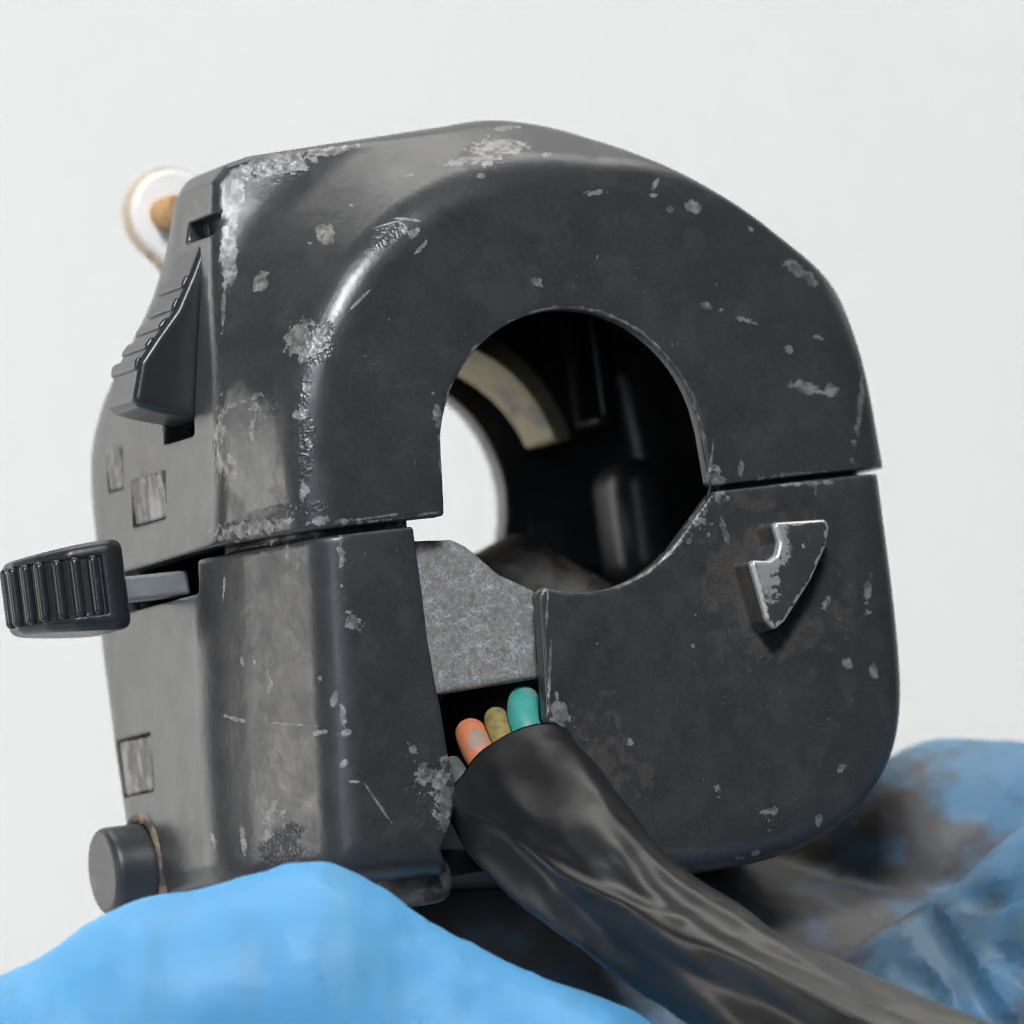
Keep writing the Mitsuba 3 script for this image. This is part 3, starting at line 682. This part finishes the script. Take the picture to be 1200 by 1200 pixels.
put('switch_housing__knob', contour(f_knob, [-47, 9.5, -11.5], [-33.5, 25.5, -1.5], 0.17), 'knob_plastic', LOCAL)
ring = np.array(KNOB.buffer(-0.12).exterior.coords)
s = np.r_[0, np.cumsum(np.linalg.norm(np.diff(ring, axis=0), axis=1))]
dense = np.stack([np.interp(np.linspace(0, s[-1], 4000), s, ring[:, i]) for i in range(2)], 1)
dense = dense[(dense[:, 1] < 18.8) & (dense[:, 0] < -37.6)]
dense = dense[np.argsort(-(dense[:, 0] - 0.9 * dense[:, 1]))]
run = np.r_[0, np.cumsum(np.linalg.norm(np.diff(dense, axis=0), axis=1))]
k = 0
for q in np.arange(0.5, run[-1], 1.5):
    uu, vv = dense[np.searchsorted(run, q)]
    put('switch_housing__knob__rib' + (f'_{k:03d}' if k else ''), contour(lambda p: capsule(p, (uu, vv, -8.1), (uu, vv, -4.1), 0.48, 0.48), [uu - .8, vv - .8, -8.8], [uu + .8, vv + .8, -3.4], 0.14), 'knob_plastic', LOCAL)
    k += 1

# horn button with a dusty collar
bc = (26.5, -28.9)
put('switch_housing__push_button', contour(lambda p: smax(np.hypot(p[:, 1] - bc[0], p[:, 2] - bc[1]) - 3.7, np.maximum(-35.4 - p[:, 0], p[:, 0] + 28), 0.9), [-37, 21, -34], [-27, 32, -24], 0.2), 'button_plastic', LOCAL)
put('switch_housing__collar', contour(lambda p: smax(np.abs(np.hypot(p[:, 1] - bc[0], p[:, 2] - bc[1]) - 4.2) - 0.42, np.maximum(-31.9 - p[:, 0], p[:, 0] + 28), 0.4), [-34, 20, -35], [-27, 33, -23], 0.2), 'brown_dirt', LOCAL)
# worn pictogram windows
for k, (u0, v0, v1, w0, w1) in enumerate([(-28.6, 18.7, 26.3, -0.7, 3.1), (-28.3, 28.7, 32.1, 2.8, 6.2), (-30.42, 22.9, 31.9, -22.7, -18.1)]):
    put('switch_housing__window_inlay' + (f'_{k:03d}' if k else ''), contour(lambda p: box_d(p, [u0 + 0.6, (v0 + v1) / 2, (w0 + w1) / 2], [0.6, (v1 - v0) / 2, (w1 - w0) / 2], 0.2), [u0 - 1, v0 - 1, w0 - 1], [u0 + 2, v1 + 1, w1 + 1], 0.2), 'window_print', LOCAL)
# screw boss under the lower shell
put('switch_housing__screw_boss', contour(lambda p: smax(np.hypot(p[:, 0] + 16.2, p[:, 1] - 6.4) - 3.1, np.maximum(-35.1 - p[:, 2], p[:, 2] + 31), 1.8), [-21, 2, -37], [-12, 11, -30], 0.2), 'rusty_black', LOCAL)
# inside, seen through the bore
put('switch_housing__contact_board', contour(lambda p: smax(np.abs(np.hypot(p[:, 0], p[:, 2]) - 13.2) - 0.9, np.maximum(np.maximum(np.abs(p[:, 1] - 34.0) - 7.0 + 0.30 * p[:, 0], 3.2 - p[:, 2]), 2.0 - p[:, 0]), 0.4), [0, 25, 1], [16, 43, 16], 0.3), 'board_tan', LOCAL)
put('switch_housing__contact_block', contour(lambda p: box_d(p, [19.6, 34, -4.5], [2.6, 4, 5.6], 2.5), [15, 28, -12], [24, 41, 3], 0.4), 'dark_steel', LOCAL)
put('switch_housing__inner_rib', contour(lambda p: box_d(p, [16.4, 32, 12.5], [1.0, 3, 8.5], 0.9), [13, 27, 2], [19, 37, 22], 0.4), 'black_plastic', LOCAL)
put('switch_housing__inner_wire', contour(chain([(-6, 26, -16, 3.0), (3, 33, -9.5, 3.2), (8, 33, -8.2, 3.4), (15, 28, -14, 3.0)], 2.0), [-12, 18, -22], [20, 40, -2], 0.4), 'rubber', LOCAL)
# pale tab with a brass pin behind the top left corner
def tab_d(p):
    return smin(np.hypot(p[:, 0] + 15.6, p[:, 2] - 26.7) - 3.75, box_d(p * [1, 0, 1], [-11.3, 0, 23.5], [5.2, 9, 2.8], 0.5), 2.0)


put('switch_housing__pale_tab', contour(lambda p: smax(tab_d(p), np.abs(p[:, 1] - 43) - 1.0, 0.5), [-21, 41, 17], [-4, 45, 33], 0.25), 'white_plastic', LOCAL)
put('switch_housing__pale_tab__edge_band', contour(lambda p: smax(np.abs(tab_d(p) - 0.05) - 0.25, np.abs(p[:, 1] - 43.4) - 0.75, 0.3), [-21, 41, 17], [-4, 45.5, 33], 0.2), 'tab_edge', LOCAL)
put('switch_housing__brass_pin', contour(lambda p: smax(np.hypot(p[:, 0] + 16.6, p[:, 2] - 26.7) - 1.3, np.maximum(39.0 - p[:, 1], p[:, 1] - 45), 0.5), [-19, 38, 24], [-14, 46, 30], 0.2), 'brass', LOCAL)

# ------------------------------------------------------------------ the cable
NS, NT = 320, 150
path = np.array([(0.6, -4.0, -21.2, 5.0), (3.5, -8.5, -24.8, 4.9), (8.7, -15.0, -30.4, 4.8), (15.7, -21.0, -35.5, 4.7), (22.8, -25.5, -39.4, 4.7), (31.5, -30.0, -43.4, 4.8), (52, -38, -52, 5.2)])
q = spline(path, NS)
t_, a_, b_ = frames(q[:, :3])
LENGTH = np.r_[0, np.cumsum(np.linalg.norm(np.diff(q[:, :3], axis=0), axis=1))][:, None]
# dents and ridges of the soft sheath: angle (degrees from up), place along it (mm), angular and lengthwise size, height (mm)
DENTS = [(-125, 3, 40, 7, 2.2), (-40, 6, 30, 4, -0.9), (10, 8, 22, 5, 0.8), (-70, 10, 16, 8, 0.8), (-20, 14, 26, 5, 0.7), (-45, 19, 16, 6, -1.1), (35, 17, 26, 6, -0.7), (-10, 24, 24, 5, -0.8), (-62, 26, 13, 9, 0.9), (-15, 33, 26, 7, 0.7), (-48, 34, 12, 10, 0.8),
         (-75, 33, 20, 8, -1.0), (40, 31, 20, 5, -0.8), (15, 41, 22, 4, -0.8), (50, 44, 18, 6, 0.6), (-30, 46, 16, 9, 0.5), (-110, 22, 24, 12, -0.8), (-105, 40, 22, 12, 0.7), (20, 52, 20, 5, 0.6), (-140, 12, 25, 8, 0.8)]


# long folds: angle, from, to (mm along), drift (degrees per mm), width (degrees), height (mm)
RIDGES = [(-50, 14, 70, 0.05, 9, 0.6), (-112, -3, 26, 2.6, 9, 0.8), (-85, -2, 24, 1.4, 10, -0.5), (-75, 22, 66, 0.1, 13, -0.45), (10, 8, 44, -0.3, 9, 0.25), (-20, 18, 60, 0.2, 12, -0.3), (-118, 14, 50, 0.0, 12, 0.3)]


def sheath(scale):
    th = np.linspace(0, 2 * np.pi, NT, endpoint=False)[None]
    up = np.array([0, -0.25, 0.97])
    th0 = np.arctan2(b_ @ up, a_ @ up)[:, None]
    deg = (-np.degrees(th - th0) + 180) % 360 - 180
    r = q[:, 3:] * scale * (1 + 0.07 * np.cos(np.radians(4 * (deg + 48))) * np.clip(LENGTH / 12, 0.2, 1) + 0.05 * np.cos(np.radians(2 * (deg + 110))) + 0.02 * np.cos(np.radians(3 * deg) + 0.12 * LENGTH))
    for (d0, s0, dw, sw, hgt) in DENTS:
        e = (deg - d0 + 180) % 360 - 180
        r = r + 0.75 * hgt * np.exp(-((e + 1.2 * (LENGTH - s0)) / dw) ** 2 - ((LENGTH - s0) / sw) ** 2)
    pts = q[:, None, :3] + r[..., None] * (np.cos(th)[..., None] * a_[:, None] + np.sin(th)[..., None] * b_[:, None])
    for (d0, s0, s1, slope, dw, hgt) in RIDGES:
        x = np.clip((LENGTH - s0) / (s1 - s0), 0, 1)
        e = (deg - d0 - slope * (LENGTH - s0) - 5 * np.sin(LENGTH / 5.0 + d0) + 180) % 360 - 180
        r = r + hgt * np.sin(np.pi * x) ** 0.7 * np.exp(-np.abs(e / dw) ** 1.6)
    r = r + 0.9 * (meshkit.fbm(pts / 7.0 + 40, 3, 5) - 0.5)
    return (q[:, None, :3] + r[..., None] * (np.cos(th)[..., None] * a_[:, None] + np.sin(th)[..., None] * b_[:, None])).reshape(-1, 3)


i, j = np.meshgrid(np.arange(NS - 1), np.arange(NT), indexing='ij'); j2 = (j + 1) % NT
fo = np.stack([i * NT + j, i * NT + j2, (i + 1) * NT + j2, (i + 1) * NT + j], -1).reshape(-1, 4)
fo = np.vstack([fo[:, :3], fo[:, [0, 2, 3]]])
off = NS * NT
k = np.arange(NT); k2 = (k + 1) % NT; L = (NS - 1) * NT
lip = np.vstack([np.stack([k2, k, k + off], 1), np.stack([k2, k + off, k2 + off], 1)])
end = np.vstack([np.stack([L + k, L + k2, L + k + off], 1), np.stack([L + k2, L + k2 + off, L + k + off], 1)])
vs = np.vstack([sheath(1.0), sheath(0.84)])
put('cable__sheath', (vs, np.vstack([fo, fo[:, ::-1] + off, lip, end])), 'sheath_vinyl', MM)
labels['cable'] = {'label': 'creased black vinyl cable running out of the switch housing past the blue glove', 'category': 'cable'}


def wire(key, pts, mat):
    put(key, tube([(*(ROT @ np.array(p[:3]) + ORIGIN), p[3]) for p in pts], 60, 20), mat, MM)


def bent(u, w, r, dx):
    """A wire coming out of the hole towards the front and bending down into the cable mouth (local mm)."""
    back = np.array([0.39, 0.92, 0.06])
    c = np.array([u, 3.0, w])
    return [(*(c + back * 14), r), (*(c + back * 6), r), (*(c + back * 1.2), r), (u + dx * 0.25, 3.0, w - 0.9, r), (u + dx * 0.7, 1.8, w - 3.2, r * 0.95), (u + dx, -0.6, w - 6.2, r * 0.8), (u + dx + 1.2, -3.5, w - 8.8, r * 0.7)]


wire('cable__wire', bent(-6.0, -20.3, 1.35, -0.4), 'teal_vinyl')
wire('cable__wire_001', bent(-10.8, -22.4, 1.3, 1.2), 'orange_vinyl')
wire('cable__wire_002', bent(-8.5, -21.4, 1.0, 0.6), 'olive_vinyl')
wire('cable__wire_003', bent(-12.6, -24.9, 0.9, 2.0), 'grey_vinyl')
for k_, c_ in (('', 'teal wire bent into the cable mouth'), ('_001', 'orange wire bent into the cable mouth'), ('_002', 'olive yellow wire bent into the cable mouth'), ('_003', 'grey wire beside the orange one')):
    labels['cable__wire' + k_] = {'label': c_}

# ------------------------------------------------------------------ the gloved hand (world millimetres)
thumb = chain([(-60, -24.5, -59.5, 8.2), (-46, -23, -49.2, 9.0), (-27, -21, -39.9, 8.7), (-16.2, -20.5, -37.4, 8.8), (5, -20, -49.0, 9.6), (22, -14, -62, 13), (26, 6, -74, 17)], 3.5)
palm = chain([(-24, 24, -52, 20), (10, 28, -51.0, 21.5), (38, 24, -58, 22), (40, -20, -88, 24), (44, -70, -118, 25), (48, -150, -160, 27), (52, -240, -205, 31)], 10.0)
index_f = chain([(16, 44, -50, 10), (26.5, 40, -34.5, 9.8), (38, 36, -30.9, 10.6), (56, 36, -31.0, 11), (78, 24, -44, 12), (74, 10, -62, 15)], 4.0)
middle = chain([(22, 20, -60, 11), (31, 15, -50.5, 12.4), (38.0, 13, -46.0, 12.8), (50, 12, -37.6, 13), (66, 10, -29, 13), (84, 2, -42, 14), (72, -4, -70, 16)], 3.0)
ring_f = chain([(40, 4, -62, 9), (52, -6, -57, 10), (66, -12, -58, 11), (66, -20, -78, 14)], 3.0)
little = chain([(46, -14, -68, 8), (56, -22, -65, 8.5), (66, -28, -72, 9.5), (62, -34, -92, 12)], 3.0)
# creases of the stretched rubber: (x, z) along the front of the middle finger, and the groove's radius
CREASES = [([(33.6, -32.6), (34.6, -34.6), (36.2, -37.0), (38.2, -40.2), (41.0, -43.8)], 1.2), ([(37.4, -31.6), (40.5, -31.0), (43.0, -28.8)], 0.8), ([(31.6, -37.4), (33.2, -38.0), (34.6, -40.4)], 0.7),
           ([(39.5, -36.0), (42.2, -37.6), (44, -41)], 0.7), ([(43.0, -33.6), (45.5, -36.5)], 0.6)]


def crease_points():
    out = []
    for line, r in CREASES:
        pts = spline([(x, 0, z) for x, z in line], 14)
        lo_, hi_ = np.full(len(pts), -40.0), np.full(len(pts), 12.0)
        for _ in range(30):
            mid = (lo_ + hi_) / 2
            inside = middle(np.stack([pts[:, 0], mid, pts[:, 2]], 1)) < 0
            hi_, lo_ = np.where(inside, mid, hi_), np.where(inside, lo_, mid)
        out.append((np.stack([pts[:, 0], hi_ - 0.25 * r, pts[:, 2]], 1), r))
    return out


GROOVES = crease_points()


def f_hand(p):
    d = smin(thumb(p), palm(p), 8.0)
    for g, k in ((index_f, 2.0), (middle, 0.3), (ring_f, 0.9), (little, 1.5)):
        d = smin(d, g(p), k)
    near = (p[:, 0] > 28) & (p[:, 0] < 48) & (p[:, 2] > -47) & (p[:, 2] < -26)
    if near.any():
        q = p[near]
        e = d[near]
        for pts, r in GROOVES:
            for a, b in zip(pts[:-1], pts[1:]):
                e = smax(e, -capsule(q, a, b, r, r), 0.8)
        d[near] = e
    return d


v, f = contour(f_hand, [-110, -262, -240], [100, 62, -14], 1.0)
keep = v[:, 1] < 1e9
v = wobble(v, f, 0.7, 8.0, 11)
v = wobble(v, f, 0.35, 2.2, 12)
v = wobble(v, f, 0.45, np.array([1.6, 3.0, 9.0]), 13)      # faint upright stretch folds
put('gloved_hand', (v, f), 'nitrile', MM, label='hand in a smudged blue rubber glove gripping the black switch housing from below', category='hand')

# ------------------------------------------------------------------ the backdrop: one white sheet curving up
prof = [(-0.55, -0.42), (0.35, -0.42), *[(0.35 + 0.3 * math.sin(a), -0.12 - 0.3 * math.cos(a)) for a in np.linspace(0.1, math.pi / 2, 16)], (0.65, 1.0)]
xs = np.linspace(-1.4, 1.2, 14)
vb = np.array([(x, y, z) for x in xs for (y, z) in prof])
m = len(prof)
fb = np.array([(a * m + b, (a + 1) * m + b, (a + 1) * m + b + 1, a * m + b + 1) for a in range(len(xs) - 1) for b in range(m - 1)])
put('backdrop', (vb, fb), 'paper', None, kind='structure', label='plain white paper backdrop behind the switch housing', category='backdrop')
